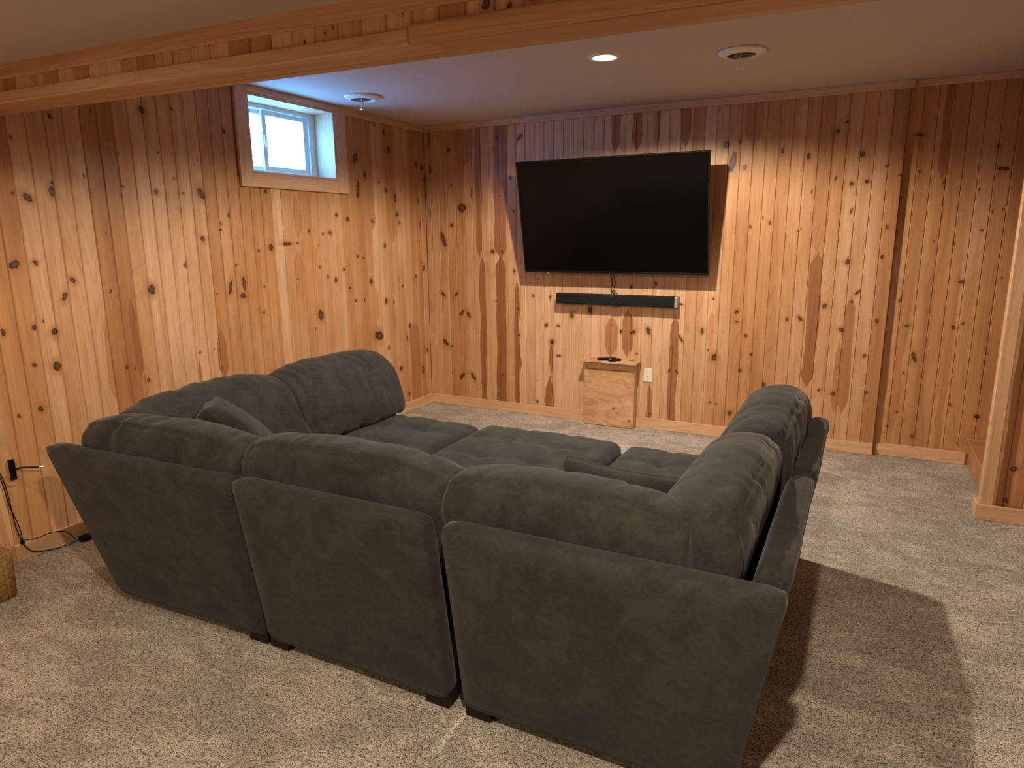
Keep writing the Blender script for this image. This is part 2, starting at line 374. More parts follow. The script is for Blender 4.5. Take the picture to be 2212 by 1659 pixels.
KN_T = [(0.059,2.12,0.0118,0.0477),(0.257,2.269,0.0182,0.022),(0.001,2.031,0.0152,0.0167),(0.736,2.335,0.0168,0.0183,0.6),(0.275,1.973,0.0101,0.0105),(0.378,1.78,0.0525,0.0438),(0.27,1.634,0.0167,0.02),(0.18,1.511,0.0245,0.0782,-0.3),(0.751,1.875,0.0171,0.0145),(0.678,1.406,0.0263,0.0167),(0.77,1.407,0.0139,0.0195),(0.944,2.324,0.0195,0.0277,0.6),(0.858,2.012,0.0134,0.02),(0.885,1.74,0.0084,0.0102),(0.476,1.893,0.0053,0.0446),(0.552,1.912,0.0062,0.0664),(0.046,1.738,0.0096,0.0349),(0.16,1.024,0.0195,0.0255,-0.7),(0.3,1.029,0.0149,0.0252,0.5),(0.353,0.865,0.0212,0.0327,0.5),(0.423,0.849,0.0189,0.0308,-0.5),(0.172,0.582,0.0263,0.0376,-0.6),(0.242,0.552,0.0098,0.0112),(0.34,0.28,0.0259,0.0398,0.7),(0.46,0.286,0.0212,0.0395,-0.6),(0.24,0.305,0.0099,0.0152),(0.713,0.976,0.016,0.007),(0.782,0.977,0.0158,0.0087),(0.764,0.33,0.0183,0.0073),(0.886,1.243,0.0116,0.0153),(0.917,0.923,0.0175,0.0104),(0.925,0.696,0.0137,0.0141),(1.067,1.039,0.0126,0.0136),(1.225,1.031,0.0106,0.0209),(1.19,0.796,0.0166,0.0168),(1.297,0.796,0.0163,0.0106),(1.422,0.886,0.0199,0.0238),(1.581,0.942,0.0233,0.0336),(1.241,0.654,0.0215,0.0245),(1.303,0.541,0.023,0.0092),(1.229,0.347,0.0101,0.011),(1.106,0.118,0.0129,0.0161),(1.765,0.825,0.0091,0.0087),(1.849,0.776,0.0134,0.0159),(2.074,0.794,0.0226,0.032,-0.3),(1.947,0.775,0.0231,0.021,0.8),(1.984,0.607,0.0132,0.0073),(2.322,1.014,0.0138,0.0108,-0.6),(2.33,0.75,0.0124,0.0329,-0.6),(2.253,0.489,0.0127,0.0177,0.4),(2.308,0.486,0.0126,0.024,-0.6),(2.112,0.121,0.0099,0.0126),(2.492,0.817,0.015,0.0246),(2.59,0.62,0.0223,0.0325),(2.542,0.673,0.0068,0.0077),(2.734,0.973,0.0172,0.0193),(2.738,0.9,0.0129,0.012),(2.811,0.8,0.0142,0.0165),(2.857,0.661,0.0128,0.0181),(2.785,0.536,0.0159,0.0184),(2.577,0.268,0.0106,0.0096),(2.625,0.259,0.009,0.0095),(2.73,0.198,0.0192,0.0221),(2.563,1.065,0.0088,0.009),(1.922,1.137,0.0115,0.0158),(2.121,1.166,0.0111,0.0155),(2.595,2.16,0.0279,0.0315),(2.647,2.04,0.0278,0.0862,0.15),(2.689,2.174,0.0096,0.0231),(2.732,1.998,0.0151,0.0206),(2.975,2.096,0.013,0.0266),(3.144,2.048,0.0177,0.0236),(3.313,2.202,0.0122,0.0166),(3.324,1.897,0.0092,0.0183),(3.182,1.817,0.0064,0.0107),(2.924,1.613,0.0094,0.0153),(2.793,1.588,0.0097,0.0141),(2.875,1.649,0.0054,0.0167),(3.114,1.552,0.0078,0.0069),(3.132,1.571,0.0052,0.0068),(3.375,1.553,0.0087,0.0147),(2.604,2.458,0.0096,0.0067),(3.445,1.346,0.021,0.0216),(3.325,1.043,0.0179,0.0196),(3.086,0.933,0.0134,0.0173),(3.173,0.944,0.0172,0.0215,-0.5),(3.119,0.969,0.006,0.0065),(3.444,0.878,0.0189,0.0197),(3.493,1.075,0.0087,0.0124),(3.527,1.142,0.0147,0.0232,0.7),(3.486,0.651,0.0076,0.0114),(3.605,0.706,0.0123,0.0154),(2.962,0.439,0.0141,0.0274),(3.337,0.436,0.0118,0.0132),(3.43,0.42,0.0193,0.0146),(3.64,0.449,0.0124,0.0143),(3.659,0.951,0.0133,0.0192),(3.676,0.691,0.0049,0.0056),(2.811,0.798,0.0128,0.015),(3.472,2.046,0.0181,0.0233),(3.424,1.859,0.0148,0.0174),(3.513,1.87,0.0145,0.0141),(3.438,1.682,0.0089,0.0193),(3.66,1.573,0.0143,0.019),(3.649,1.381,0.0116,0.0178),(3.624,1.965,0.0113,0.0092),(3.682,2.083,0.007,0.0121),(3.706,1.9,0.0167,0.0107),(3.364,2.258,0.0081,0.017),(3.499,1.515,0.0059,0.0081)]
BD_T = [(0.058,0.029,2.26,2.6,0.8),(0.548,0.03,1.34,2.6,0.8),(0.571,0.031,-0.1,1.38,0.8),(0.76,0.061,1.34,2.6,0.8),(0.756,0.05,-0.1,1.38,0.9),(0.399,0.084,2.1,2.6,0.6),(0.366,0.042,-0.1,1.35,0.35),(0.91,0.023,-0.1,1.19,0.8),(0.938,0.014,0.36,0.53,0.8),(1.237,0.021,0.36,0.67,0.8),(1.221,0.032,-0.1,0.36,0.8),(1.764,0.054,0.56,0.92,0.55),(1.906,0.042,0.56,0.97,0.7),(1.77,0.042,2.14,2.6,0.7),(1.935,0.039,2.14,2.6,0.7),(2.092,0.024,2.14,2.6,0.6),(2.299,0.037,2.14,2.6,0.7),(1.903,0.039,1.07,1.21,0.7),(2.106,0.02,1.08,1.21,0.5),(2.285,0.032,0.93,1.21,0.7),(2.101,0.026,-0.1,0.38,0.6),(2.283,0.035,-0.1,0.93,0.75),(2.559,0.023,-0.1,1.0,0.35),(2.61,0.045,-0.1,0.69,0.35),(3.252,0.043,0.44,1.42,0.8),(3.323,0.027,1.09,1.42,0.7),(3.318,0.025,0.43,1.01,0.7),(3.445,0.024,0.26,0.8,0.6),(3.494,0.035,0.27,1.13,0.65),(3.481,0.009,1.14,1.42,0.6),(2.74,0.074,2.07,2.6,0.35),(3.253,0.047,1.37,2.6,0.5),(3.481,0.015,1.45,2.02,0.6),(3.662,0.031,2.19,2.6,0.6),(2.778,0.06,2.13,2.6,0.6)]
KN_R = [(3.793,2.149,0.0273,0.0135),(3.814,1.923,0.0076,0.0168),(3.958,1.854,0.0107,0.0197),(4.15,1.798,0.0091,0.0105),(3.805,1.56,0.0098,0.0095),(3.81,1.711,0.0063,0.007),(4.048,1.462,0.0081,0.0187),(4.191,1.549,0.0091,0.0091),(4.174,2.042,0.0057,0.008),(4.218,2.054,0.0088,0.0116),(4.263,1.918,0.0376,0.0161),(4.236,1.661,0.009,0.0105),(4.289,1.671,0.0057,0.0119),(4.389,1.591,0.0248,0.0327),(3.939,1.48,0.0062,0.011),(3.783,1.086,0.0096,0.0142),(3.843,0.922,0.0178,0.0111),(3.852,0.598,0.009,0.0122),(3.904,0.712,0.0164,0.0441,-0.3),(3.84,0.321,0.0099,0.0117),(3.948,0.156,0.0111,0.0184),(4.105,0.926,0.013,0.017),(4.118,1.221,0.0192,0.0135),(4.332,1.252,0.0061,0.0073),(4.144,0.402,0.0106,0.0161),(4.303,0.338,0.0218,0.0159),(4.309,0.762,0.0113,0.0092),(4.159,0.952,0.009,0.0107),(3.791,0.211,0.0114,0.0084)]
BD_R = [(3.726,0.021,1.29,2.15,0.5),(3.938,0.023,1.84,2.6,0.8),(3.949,0.02,1.24,1.84,0.8),(3.821,0.028,1.29,1.93,0.5),(3.814,0.032,0.17,1.3,0.55),(3.955,0.024,-0.1,1.3,0.6),(4.1,0.02,-0.1,1.31,0.5),(4.179,0.026,-0.1,1.31,0.4),(3.734,0.028,-0.1,1.3,0.6)]

def tones(s): return [int(c) / 10 for c in s]
TONE_L = tones('55552332773222225555552444443355552244335544')
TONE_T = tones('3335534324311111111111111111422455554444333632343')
TONE_R = tones('455644564456455544')
PM = {}
def plank_mesh(w, z0, z1, t=.016, c=.0045):
    key = (round(w, 4), round(z0, 3), round(z1, 3))
    if key not in PM:
        pr = [(0.0004, .0045), (c, 0), (w - c, 0), (w - .0004, .0045), (w - .0004, t), (.0004, t)]
        V = [(x, y, z0) for x, y in pr] + [(x, y, z1) for x, y in pr]
        F = [(i, (i + 1) % 6, (i + 1) % 6 + 6, i + 6) for i in range(6)] + [tuple(range(5, -1, -1)), tuple(range(6, 12))]
        PM[key] = mesh_of('plank', V, F); PM[key].materials.append(PINE)
    return PM[key]
def plank(parent, origin, rotz, u0, w, z0, z1, tone, kn, bd, name='plank'):
    """One grooved strip; u0 is its position along the wall, kn and bd the wall's knots and heartwood bands."""
    o = bpy.data.objects.new(name, plank_mesh(w, z0, z1)); C.objects.link(o)
    o.location = origin; o.rotation_euler = (0, 0, rotz); o.parent = parent
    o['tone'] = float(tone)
    own = [k for k in kn if -k[2] * .9 < k[0] - u0 < w + k[2] * .9 and z0 - .05 < k[1] < z1 + .05]
    own.sort(key=lambda k: -k[2] * k[3])
    for i in range(6):
        k = own[i] if i < len(own) else (0, -9, .001, .001)
        if i >= len(own) and i < 4 and random.random() < .16:      # a few pin knots of no particular place
            k = (u0 + random.uniform(.015, w - .015), random.uniform(z0 + .1, z1 - .1), random.uniform(.003, .006), random.uniform(.004, .009))
        o['knot%d' % i] = [float(k[0] - u0), float(k[1]), float(k[2]) * .86]; o['knotr%d' % i] = [float(k[3]) * .86, float(k[4]) if len(k) > 4 else random.uniform(-.12, .12), 0.]
    bs = sorted([b for b in bd if b[0] + b[1] > u0 + .004 and b[0] - b[1] < u0 + w - .004], key=lambda b: -b[1] * (b[3] - b[2]))
    for i in range(2):
        b = bs[i] if i < len(bs) else (0, 0, 0, 0, 0)
        o['band%d' % i] = [float(b[0] - u0), float(b[1]), float(min(1, b[4] * 1.18))]; o['bandz%d' % i] = [float(b[2]), float(b[3]), 0.]
    return o
WIN = (-1.967, -1.165, 1.949, 2.434)          # window opening in the left wall: y0, y1, z0, z1
YR = .049                                     # the right end of the back wall is set back by this
# left wall (x = 0 is the face of the boards)
bm = bmesh.new()
for a in ((-9, WIN[0], 0, 2.6), (WIN[1], .25, 0, 2.6), (WIN[0], WIN[1], 0, WIN[2]), (WIN[0], WIN[1], WIN[3], 2.6)):
    add_box(bm, -.26, -.016, a[0], a[1], a[2], a[3])
wl = struct(from_bm('wall_left', bm, PINE_V))
for k in range(-2, 41):
    u = -3.547 + .0868 * k
    w = .0868 if k < 40 else .075
    top = 2.477
    if u + w > WIN[0] - .05 and u < WIN[1] + .05: top = WIN[2] - .03
    plank(wl, (0, u, 0), PI / 2, u, w, 0.002, top, TONE_L[k + 2], KN_L, BD_L)
# back wall
wb = struct(box('wall_back', -.26, 3.715, .016, .30, 0, 2.6, PINE_V))
for k in range(-1, 43):
    u = .058 + .08505 * k; w = .08505
    if k == -1: u, w = 0, .058
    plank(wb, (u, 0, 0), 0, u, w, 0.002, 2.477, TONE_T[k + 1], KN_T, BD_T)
wr = struct(box('wall_recess', 3.716, 7.2, YR + .016, .34, 0, 3.2, PINE_V))
for k in range(-1, 16):
    u = 3.794 + .0852 * k; w = .0852
    if k == -1: u, w = 3.716, .078
    plank(wr, (u, YR, 0), 0, u, w, 0.002, 2.477, TONE_R[k + 1], KN_R, BD_R)
# stub wall beside the stairs, its face towards the room at y = -.955
ws = struct(box('wall_right', 4.262, 7.2, -.938, -.785, 0, 2.6, PINE_V))
for k in range(14):
    u = 4.25 + .0868 * k
    plank(ws, (u, -.954, 0), 0, u, .0868, 0.002, 2.477, (.3, .55, .25, .3, .4, .2, .3, .35)[k % 8], [(4.36, .30, .018, .02), (4.345, .12, .014, .018), (4.5, 1.2, .015, .02), (4.62, .8, .02, .02)], [(4.335, .03, 0, 2.6, .8)])
for k in range(2):
    u = -.945 + .08 * k
    o = plank(ws, (4.245, u + .08, 0), -PI / 2, u, .08, 0.002, 2.477, .3, [], [])
box('corner_board', 4.240, 4.288, -.972, -.954, .085, 2.477, PINE_V, ws, .002)
box('corner_board', 4.228, 4.2445, -.972, -.912, .085, 2.477, PINE_V, ws, .002)
# the far sides of the room, behind and beside the camera
struct(box('wall_near', -.26, 7.2, -9.2, -9.0, 0, 2.6, PINE_V))
struct(box('wall_far_right', 7.2, 7.4, -9.2, .3, 0, 3.2, PINE_V))
# pilaster of wide boards on the near part of the left wall
tp = struct(box('trim_5', 0.0005, .022, -9, -3.645, 0.001, HC - .001, PINE_V))
for k in range(6):
    u = -3.645 - .13 * (k + 1)
    plank(tp, (.036, u, 0), PI / 2, u, .13, 0.002, HC - .003, (.3, .35, .25, .4, .3, .35)[k], [], [(-3.70, .012, 0, 2.4, .4)])

# ------------------------------------------------------------------ floor, ceilings
fl = struct(box('floor', -.3, 7.4, -9.2, .3, -.12, 0, CARPET))
struct(box('ceiling', -.3, 7.4, -3.50, .3, H, H + .1, CEIL))
struct(box('ceiling_near', -.3, 7.4, -9.2, -3.40, HC, HC + .1, CEIL))

# ------------------------------------------------------------------ baseboards and crown trim
BH = .088
def trim_box(name, *a, bev=.002): return struct(box(name, *a, PINE_H, None, bev))
struct(box('baseboard_left', .0005, .015, -3.64, -.015, .001, BH, PINE_Y, None, .002))
bb = trim_box('baseboard_back', .0005, 1.577, -.015, -.0005, .001, BH)
trim_box('baseboard_middle', 1.999, 3.713, -.015, -.0005, .001, BH)
trim_box('baseboard_recess', 3.735, 4.268, YR - .015, YR - .0005, .001, BH)
b = trim_box('baseboard_right', 4.2125, 7.0, -.989, -.9725, .001, BH)
box('return_board', 4.2125, 4.2275, -.972, -.86, .001, BH, PINE_Y, b, .002)
struct(box('trim_1', .0005, .016, -1.045, -.018, H - .052, H - .001, PINE_Y, None, .002))
trim_box('trim_2', .0005, 3.732, -.018, -.0005, H - .052, H - .001)
trim_box('trim_3', 3.733, 6.0, YR - .018, YR - .0005, H - .042, H - .001)

# ------------------------------------------------------------------ window
w1 = bpy.data.objects.new('window_1', None); C.objects.link(w1); w1.location = (0, -1.566, WIN[2]); struct(w1)
def wpart(name, x0, x1, y0, y1, z0, z1, mat, parent=None, bev=.0015):
    par = parent or w1
    o = box(name, x0, x1, y0, y1, z0, z1, mat, None, bev); o.parent = par
    o.matrix_parent_inverse = Matrix.Translation(-w1.location)
    if parent: o.matrix_parent_inverse = Matrix.Identity(4)
    return o
y0, y1, z0, z1 = WIN
pale = []
pale.append(wpart('casing', .0005, .021, y0 - .092, y0 - .001, 1.861, H - .002, PINE_V))
pale.append(wpart('casing', .0005, .021, y1 + .001, y1 + .118, 1.861, H - .002, PINE_V))
pale.append(wpart('casing', .0005, .0205, y0 - .001, y1 + .001, 1.861, z0 - .001, PINE_Y))
pale.append(wpart('casing', .0005, .0205, y0 - .001, y1 + .001, z1 + .001, H - .002, PINE_Y))
for q in ((y0, y0 + .014, z0, z1), (y1 - .014, y1, z0, z1)):
    pale.append(wpart('jamb', -.16, .018, q[0], q[1], q[2], q[3], PINE_V))
for q in ((y0 + .014, y1 - .014, z0, z0 + .014), (y0 + .014, y1 - .014, z1 - .014, z1)):
    pale.append(wpart('jamb', -.16, .018, q[0], q[1], q[2], q[3], PINE_Y))
for o in pale: o['tone'] = -.25
fy0, fy1, fz0, fz1 = y0 + .002, y1 - .002, z0 + .002, z1 - .002
bm = bmesh.new(); fw = .042
for a in ((fy0, fy0 + fw, fz0, fz1), (fy1 - fw - .03, fy1, fz0, fz1), (fy0 + fw, fy1 - fw - .03, fz0, fz0 + fw), (fy0 + fw, fy1 - fw - .03, fz1 - fw, fz1)):
    add_box(bm, -.235, -.162, a[0], a[1], a[2], a[3], .002)
fr = from_bm('frame', bm, VINYL, w1); fr.matrix_parent_inverse = Matrix.Translation(-w1.location)
def sash(ya, yb, xa, xb, s):
    bm = bmesh.new(); za, zb = fz0 + fw + .002, fz1 - fw - .002
    for a in ((ya, ya + s, za, zb), (yb - s, yb, za, zb), (ya + s, yb - s, za, za + s * .8), (ya + s, yb - s, zb - s * .8, zb)):
        add_box(bm, xa, xb, a[0], a[1], a[2], a[3], .002)
    o = from_bm('sash', bm, VINYL, w1); o.matrix_parent_inverse = Matrix.Translation(-w1.location)
    xm = (xa + xb) / 2
    p = box('pane', xm - .003, xm + .003, ya + s - .004, yb - s + .004, za + s * .8 - .004, zb - s * .8 + .004, GLASS, o)
    return o
s1 = sash(fy0 + fw + .001, -1.632, -.226, -.205, .034)
s2 = sash(-1.668, fy1 - fw - .033, -.200, -.178, .038)
bm = bmesh.new(); add_box(bm, -.178, -.166, -1.662, -1.640, 2.17, 2.23, .002); add_box(bm, -.170, -.158, -1.656, -1.646, 2.15, 2.20, .002)
lt = from_bm('latch', bm, VINYL, s2)

# ------------------------------------------------------------------ outdoors, seen through the panes
struct(box('ground_outside', -60, -.262, -40, 40, 1.70, 1.80, BOUNCE_GROUND))
o = tag(box('porch_post', -.62, -.55, -1.205, -1.125, 1.801, 3.4, VINYL, None, .004), 'white porch post standing outside the small window', 'post')
def tree(x, y, h, seed, label):
    t = thing('distant_tree', label, 'tree', (x, y, 1.8), 0, 'trees beyond the lawn')
    rn = random.Random(seed)
    bm = bmesh.new(); add_tube(bm, [(0, 0, 0), (.1, 0, h * .3), (0, .1, h * .75)], [.22, .16, .06], 7); from_bm('trunk', bm, BARK, t)
    bm = bmesh.new()
    for i in range(420):
        a = rn.uniform(0, 2 * PI); rr = math.sqrt(rn.random()); zz = rn.uniform(.25, 1.0)
        rad = (1.0 - abs(zz - .5) * 1.3) * h * .32 * rr
        c = Vector((rad * math.cos(a), rad * math.sin(a), zz * h)); s = rn.uniform(.12, .3)
        d1 = Vector((rn.uniform(-1, 1), rn.uniform(-1, 1), rn.uniform(-1, 1))).normalized() * s; d2 = d1.orthogonal().normalized() * s * .6
        bm.faces.new([bm.verts.new(c - d1), bm.verts.new(c + d2), bm.verts.new(c + d1), bm.verts.new(c - d2)])
    f = from_bm('foliage', bm, LEAF, t); f['kind'] = 'stuff'
tree(-22, 3.4, 3.6, 1, 'leafy tree far outside, low in the left window pane')
tree(-26, 9.5, 3.1, 2, 'low leafy tree far outside, under the right window pane')

# ------------------------------------------------------------------ boxed-in ceiling beam
BA = math.atan(.05)
beam = thing('ceiling_beam', 'pine-clad boxed beam crossing the ceiling in front of the window', 'beam', (1.62, -3.55, 2.074), BA)
def bpart(name, x0, x1, y0, y1, z0, z1, mat, bev=.003, seg=1, tone=.3):
    o = box(name, x0, x1, y0, y1, z0, z1, mat, beam, bev, seg); o['tone'] = tone; return o
XL, XR, XJ = -1.60, 5.4, .735
ZT = HC - 2.074
bpart('beam_core', XL + .02, XR, .018, .155, .02, H - 2.074, PINE_H, 0)
bpart('top_trim', XL, XR, -.004, .012, ZT - .052, ZT + .003, PINE_H, .003, 1, .16)
u = XL
rb = random.Random(3)
while u < 3.6:
    w = .0868
    o = plank(beam, (u, .006, 0), 0, u, w, .022, ZT - .045, rb.choice((.1, .25, .45, .05, .55, .2)), [(.98, .075, .016, .016), (1.05, .06, .008, .012), (1.12, .08, .02, .02), (.30, .03, .01, .008), (1.42, .05, .02, .014)], [], 'beam_plank')
    u += w
bpart('lower_trim', XL, XJ, -.006, .014, 0, .042, PINE_H, .003, 1, .14)
bpart('lower_trim', XJ + .003, XR, -.016, .0135, -.004, .052, PINE_H, .014, 4, .30)
bpart('underside_board', XL, XJ + .06, .0145, .128, .002, .018, PINE_H, .003, 1, .42)
bpart('underside_board', XJ + .062, XR, .0145, .1275, -.003, .017, PINE_H, .004, 2, .5)
bpart('rear_trim', XL, XR, .1285, .172, .0005, .05, PINE_H, .002, 1, .40)

# ------------------------------------------------------------------ ceiling fittings
def can(name, x, y, zc, label):
    t = thing(name, label, 'light', (x, y, zc))
    bm = bmesh.new(); lathe(bm, [(.092, .0), (.090, -.006), (.070, -.010), (.056, -.005), (.054, .0)], 40); o = from_bm('trim_ring', bm, WHITE, t, True)
    bm = bmesh.new(); lathe(bm, [(.001, -.011), (.028, -.010), (.053, -.004)], 32); from_bm('lens', bm, LAMP, t, True)
    return t
can('recessed_light', 2.207, -1.49, H, 'lit round recessed ceiling light in front of the television')
for q in ((3.42, -4.86, 'above the near carpet, right of centre'), (1.05, -4.10, 'close behind the beam on the left'), (1.3, -7.0, 'added as fill at the back of the room on the left'), (4.3, -7.4, 'added as fill at the back of the room on the right')):  # the two back fittings are added to house the fill lamps
    can('recessed_light', q[0], q[1], HC, 'lit round recessed ceiling light ' + q[2])
GREY = plain('grey_metal_blade', (.10, .095, .075), .6, .3)
def vent(x, y, zc, rot, label):
    t = thing('ceiling_vent', label, 'vent', (x, y, zc), rot, 'round ceiling vents')
    bm = bmesh.new(); lathe(bm, [(.124, -.001), (.127, -.005), (.118, -.011), (.086, -.024), (.076, -.024), (.078, -.010)], 48); from_bm('flange', bm, WHITE, t, True)
    bm = bmesh.new(); lathe(bm, [(.078, -.003), (.0005, -.003)], 40); from_bm('duct_opening', bm, HOLE, t)
    bm = bmesh.new(); lathe(bm, [(.044, -.004), (.050, -.020), (.053, -.020), (.047, -.004)], 36)
    from_bm('inner_ring', bm, GREY, t, True)
    for s in (-1, 1): box('damper_blade', s * .003, s * .062, -.030, .030, -.013, -.012, GREY, t, 0, 1, Matrix.Rotation(s * .2, 4, 'Y'))
    bm = bmesh.new(); add_tube(bm, [(0, -.01, -.010), (0, -.012, -.082)], .0035, 8); add_tube(bm, [(-.018, -.012, -.084), (.018, -.012, -.084)], .005, 8)
    from_bm('pull_rod', bm, WHITE, t)
vent(.391, -1.290, H, R(-25), 'round white ceiling vent with pull rod beside the window')
vent(2.879, -1.235, H, R(-25), 'round white ceiling vent with pull rod right of the lit lamp')

# ------------------------------------------------------------------ television and sound bar
tv = thing('television', 'large black flat television tilted forward on the pine wall', 'television', (1.801, -.2145, 1.672))
TL = 11.0
TVW, TVH = 1.484, .868
tm = Matrix.Rotation(R(TL), 4, 'X')
box('housing', -TVW / 2, TVW / 2, .004, .036, -TVH / 2, TVH / 2, BLACK, tv, .004, 2, tm)
box('rear_bulge', -.55, .55, .036, .062, -TVH / 2 + .03, TVH / 2 - .3, BLACK, tv, .012, 2, tm)
bm = bmesh.new()
bz = .008
for a in ((-TVW / 2, -TVW / 2 + bz, -TVH / 2, TVH / 2), (TVW / 2 - bz, TVW / 2, -TVH / 2, TVH / 2), (-TVW / 2 + bz, TVW / 2 - bz, TVH / 2 - bz, TVH / 2), (-TVW / 2 + bz, TVW / 2 - bz, -TVH / 2, -TVH / 2 + bz * 2)):
    add_box(bm, a[0], a[1], -.008, .005, a[2], a[3], .0015, 1, tm)
from_bm('bezel', bm, BLACK, tv)
box('screen', -TVW / 2 + bz, TVW / 2 - bz, -.0045, .004, -TVH / 2 + bz * 2, TVH / 2 - bz, SCREEN, tv, 0, 1, tm)
box('status_light', -.545, -.525, -.008, .012, -TVH / 2 - .006, -TVH / 2, SILVER, tv, .001, 1, tm)
bm = bmesh.new()
add_box(bm, -.22, .22, .196, .213, -.20, .20, .002)
add_box(bm, -.20, -.17, .06, .198, -.18, .19, .002); add_box(bm, .17, .20, .06, .198, -.18, .19, .002)
from_bm('wall_mount', bm, BLACK, tv)
bm = bmesh.new()
add_tube(bm, smooth_path([(-.0, .05, -TVH / 2 + .02), (.0, .12, -.50), (-.03, .175, -.54), (-.02, .17, -.575), (.01, .14, -.590)]), .0045, 7)
add_tube(bm, smooth_path([(.02, .05, -TVH / 2 + .02), (.02, .13, -.50), (-.02, .185, -.545), (.0, .18, -.580), (.03, .15, -.590)]), .003, 7)
from_bm('cable', bm, CORD, tv)

sb = thing('sound_bar', 'long black sound bar with silver right end, under the television', 'speaker', (1.815, -.052, 1.035))
bm = bmesh.new(); add_box(bm, -.497, .485, -.043, .048, -.041, .041, .010, 2); from_bm('body', bm, GRILLE, sb)
box('end_cap', .478, .4965, -.0445, .048, -.0415, .0415, SILVER, sb, .004, 2)
box('end_cap', -.5045, -.490, -.030, .048, -.0415, .0415, BLACK, sb, .004, 2)
box('control_panel', -.02, .04, -.040, .0, -.046, -.040, BLACK, sb, .002)

# ------------------------------------------------------------------ plywood box under the television
mb = thing('media_box', 'plain plywood box with overhanging lid against the television wall', 'cabinet', (1.788, -.05, 0))
box('front_panel', -.198, .198, -.040, -.026, .004, .470, PLY, mb, .0015)
box('front_rail', -.198, .198, -.030, -.020, .472, .532, PLY, mb, .001)
box('side_panel', -.2115, -.1985, -.041, .0345, .002, .532, PLY, mb, .0015)
box('side_panel', .1985, .2115, -.041, .0345, .002, .532, PLY, mb, .0015)
lid = box('lid', -.236, .236, -.092, .0345, .5335, .5515, PLY, mb, .002)
for x in (-.165, .172): box('cord_slot', x - .027, x + .027, .004, .016, .5510, .5522, HOLE, lid)
def remote(loc, rot, l, w, label, keys, silver):
    t = thing('remote_control', label, 'remote', loc, rot, 'remotes on the plywood box')
    box('body', -w / 2, w / 2, -l / 2, l / 2, 0, .018, BLACK, t, .004, 2)
    if silver: box('face_plate', -w / 2 + .003, w / 2 - .003, -l / 2 + .003, -l / 2 + .022, .0172, .0192, SILVER, t, .0005)
    bm = bmesh.new()
    for i in range(keys):
        for j in range(3): add_box(bm, -w / 2 + .007 + j * (w - .014) / 3, -w / 2 + .003 + (j + 1) * (w - .014) / 3 + .003, -l / 2 + .03 + i * .016, -l / 2 + .039 + i * .016, .0175, .0196, .0008)
    from_bm('keypad', bm, GRILLE, t)
remote((1.760, -.078, .5518), R(-58), .15, .046, 'black ridged remote on the plywood box, left of the pair', 5, False)
remote((1.832, -.100, .5518), R(-50), .10, .048, 'short remote with silver end on the plywood box, right of the pair', 2, True)

wp = thing('wall_plate', 'ivory cable wall plate right of the plywood box', 'wall plate', (2.083, -.002, .441))
box('cover', -.035, .035, -.006, .0015, -.057, .057, IVORY, wp, .003, 2)
bm = bmesh.new(); add_tube(bm, [(0, -.005, -.008), (0, -.013, -.008)], .0048, 6); from_bm('coax_jack', bm, SILVER, wp)
for z in (.042, -.042):
    bm = bmesh.new(); add_tube(bm, [(0, -.0055, z), (0, -.0072, z)], .0028, 8); from_bm('screw', bm, WHITE, wp)

# ------------------------------------------------------------------ outlet box, cords and adapter on the left wall
ob = thing('outlet_box', 'open black outlet box with bare wire end on the left wall', 'outlet', (.036, -3.62, .465))
t = ob; t.location = (.001, -3.588, .462)
bm = bmesh.new()
for a in ((-.013, -.007, -.050, .050), (.007, .013, -.050, .050), (-.007, .007, .042, .050), (-.007, .007, -.050, -.042)): add_box(bm, 0, .012, a[0], a[1], a[2], a[3], .001)
from_bm('rim', bm, BLACK, ob); box('back', 0, .002, -.007, .007, -.042, .042, HOLE, ob)
bm = bmesh.new(); add_tube(bm, smooth_path([(.002, 0, -.01), (.05, .012, .012), (.085, .045, .012), (.09, .075, .004)]), .0045, 8); from_bm('cable_stub', bm, CORD, ob)
bm = bmesh.new(); add_tube(bm, [(.09, .075, .004), (.091, .092, .0)], .0022, 6); from_bm('copper_core', bm, COPPER, ob)

pa = thing('power_adapter', 'black power adapter and thin cord lying along the left baseboard', 'adapter', (.06, -3.33, 0))
def adj(p): return (p[0] - .06, p[1] + 3.33, p[2])
bm = bmesh.new(); add_box(bm, -.024, .020, -.030, .065, .002, .028, .005, 2); from_bm('brick', bm, BLACK, pa)
bm = bmesh.new(); add_tube(bm, smooth_path([adj(p) for p in ((.05, -3.375, .02), (.035, -3.41, .075), (.020, -3.47, .093), (.018, -3.55, .091), (.022, -3.60, .11))]), .0024, 7); from_bm('cord', bm, CORD, pa)
bm = bmesh.new(); add_tube(bm, smooth_path([adj(p) for p in ((.05, -3.37, .012), (.045, -3.43, .006), (.028, -3.50, .012), (.030, -3.57, .035), (.040, -3.612, .095), (.042, -3.62, .12))]), .0024, 7); from_bm('cord', bm, CORD, pa)
hc = thing('hanging_cord', 'pair of thin black cords hanging down the near left wall', 'cord', (.041, -3.63, .1))
def adj2(p): return (p[0] - .041, p[1] + 3.63, p[2] - .1)
bm = bmesh.new(); add_tube(bm, smooth_path([adj2(p) for p in ((.041, -3.615, .105), (.041, -3.632, .20), (.041, -3.638, .32), (.041, -3.655, .46), (.041, -3.72, .66), (.041, -3.80, .80), (.041, -3.90, 1.2), (.041, -3.93, 2.19))]), .0025, 7); from_bm('strand', bm, CORD, hc)
bm = bmesh.new(); add_tube(bm, smooth_path([adj2(p) for p in ((.043, -3.612, .105), (.043, -3.618, .19), (.043, -3.644, .31), (.043, -3.664, .46), (.043, -3.73, .64), (.043, -3.82, .78), (.043, -3.92, 1.2), (.043, -3.95, 2.19))]), .0025, 7); from_bm('strand', bm, CORD, hc)
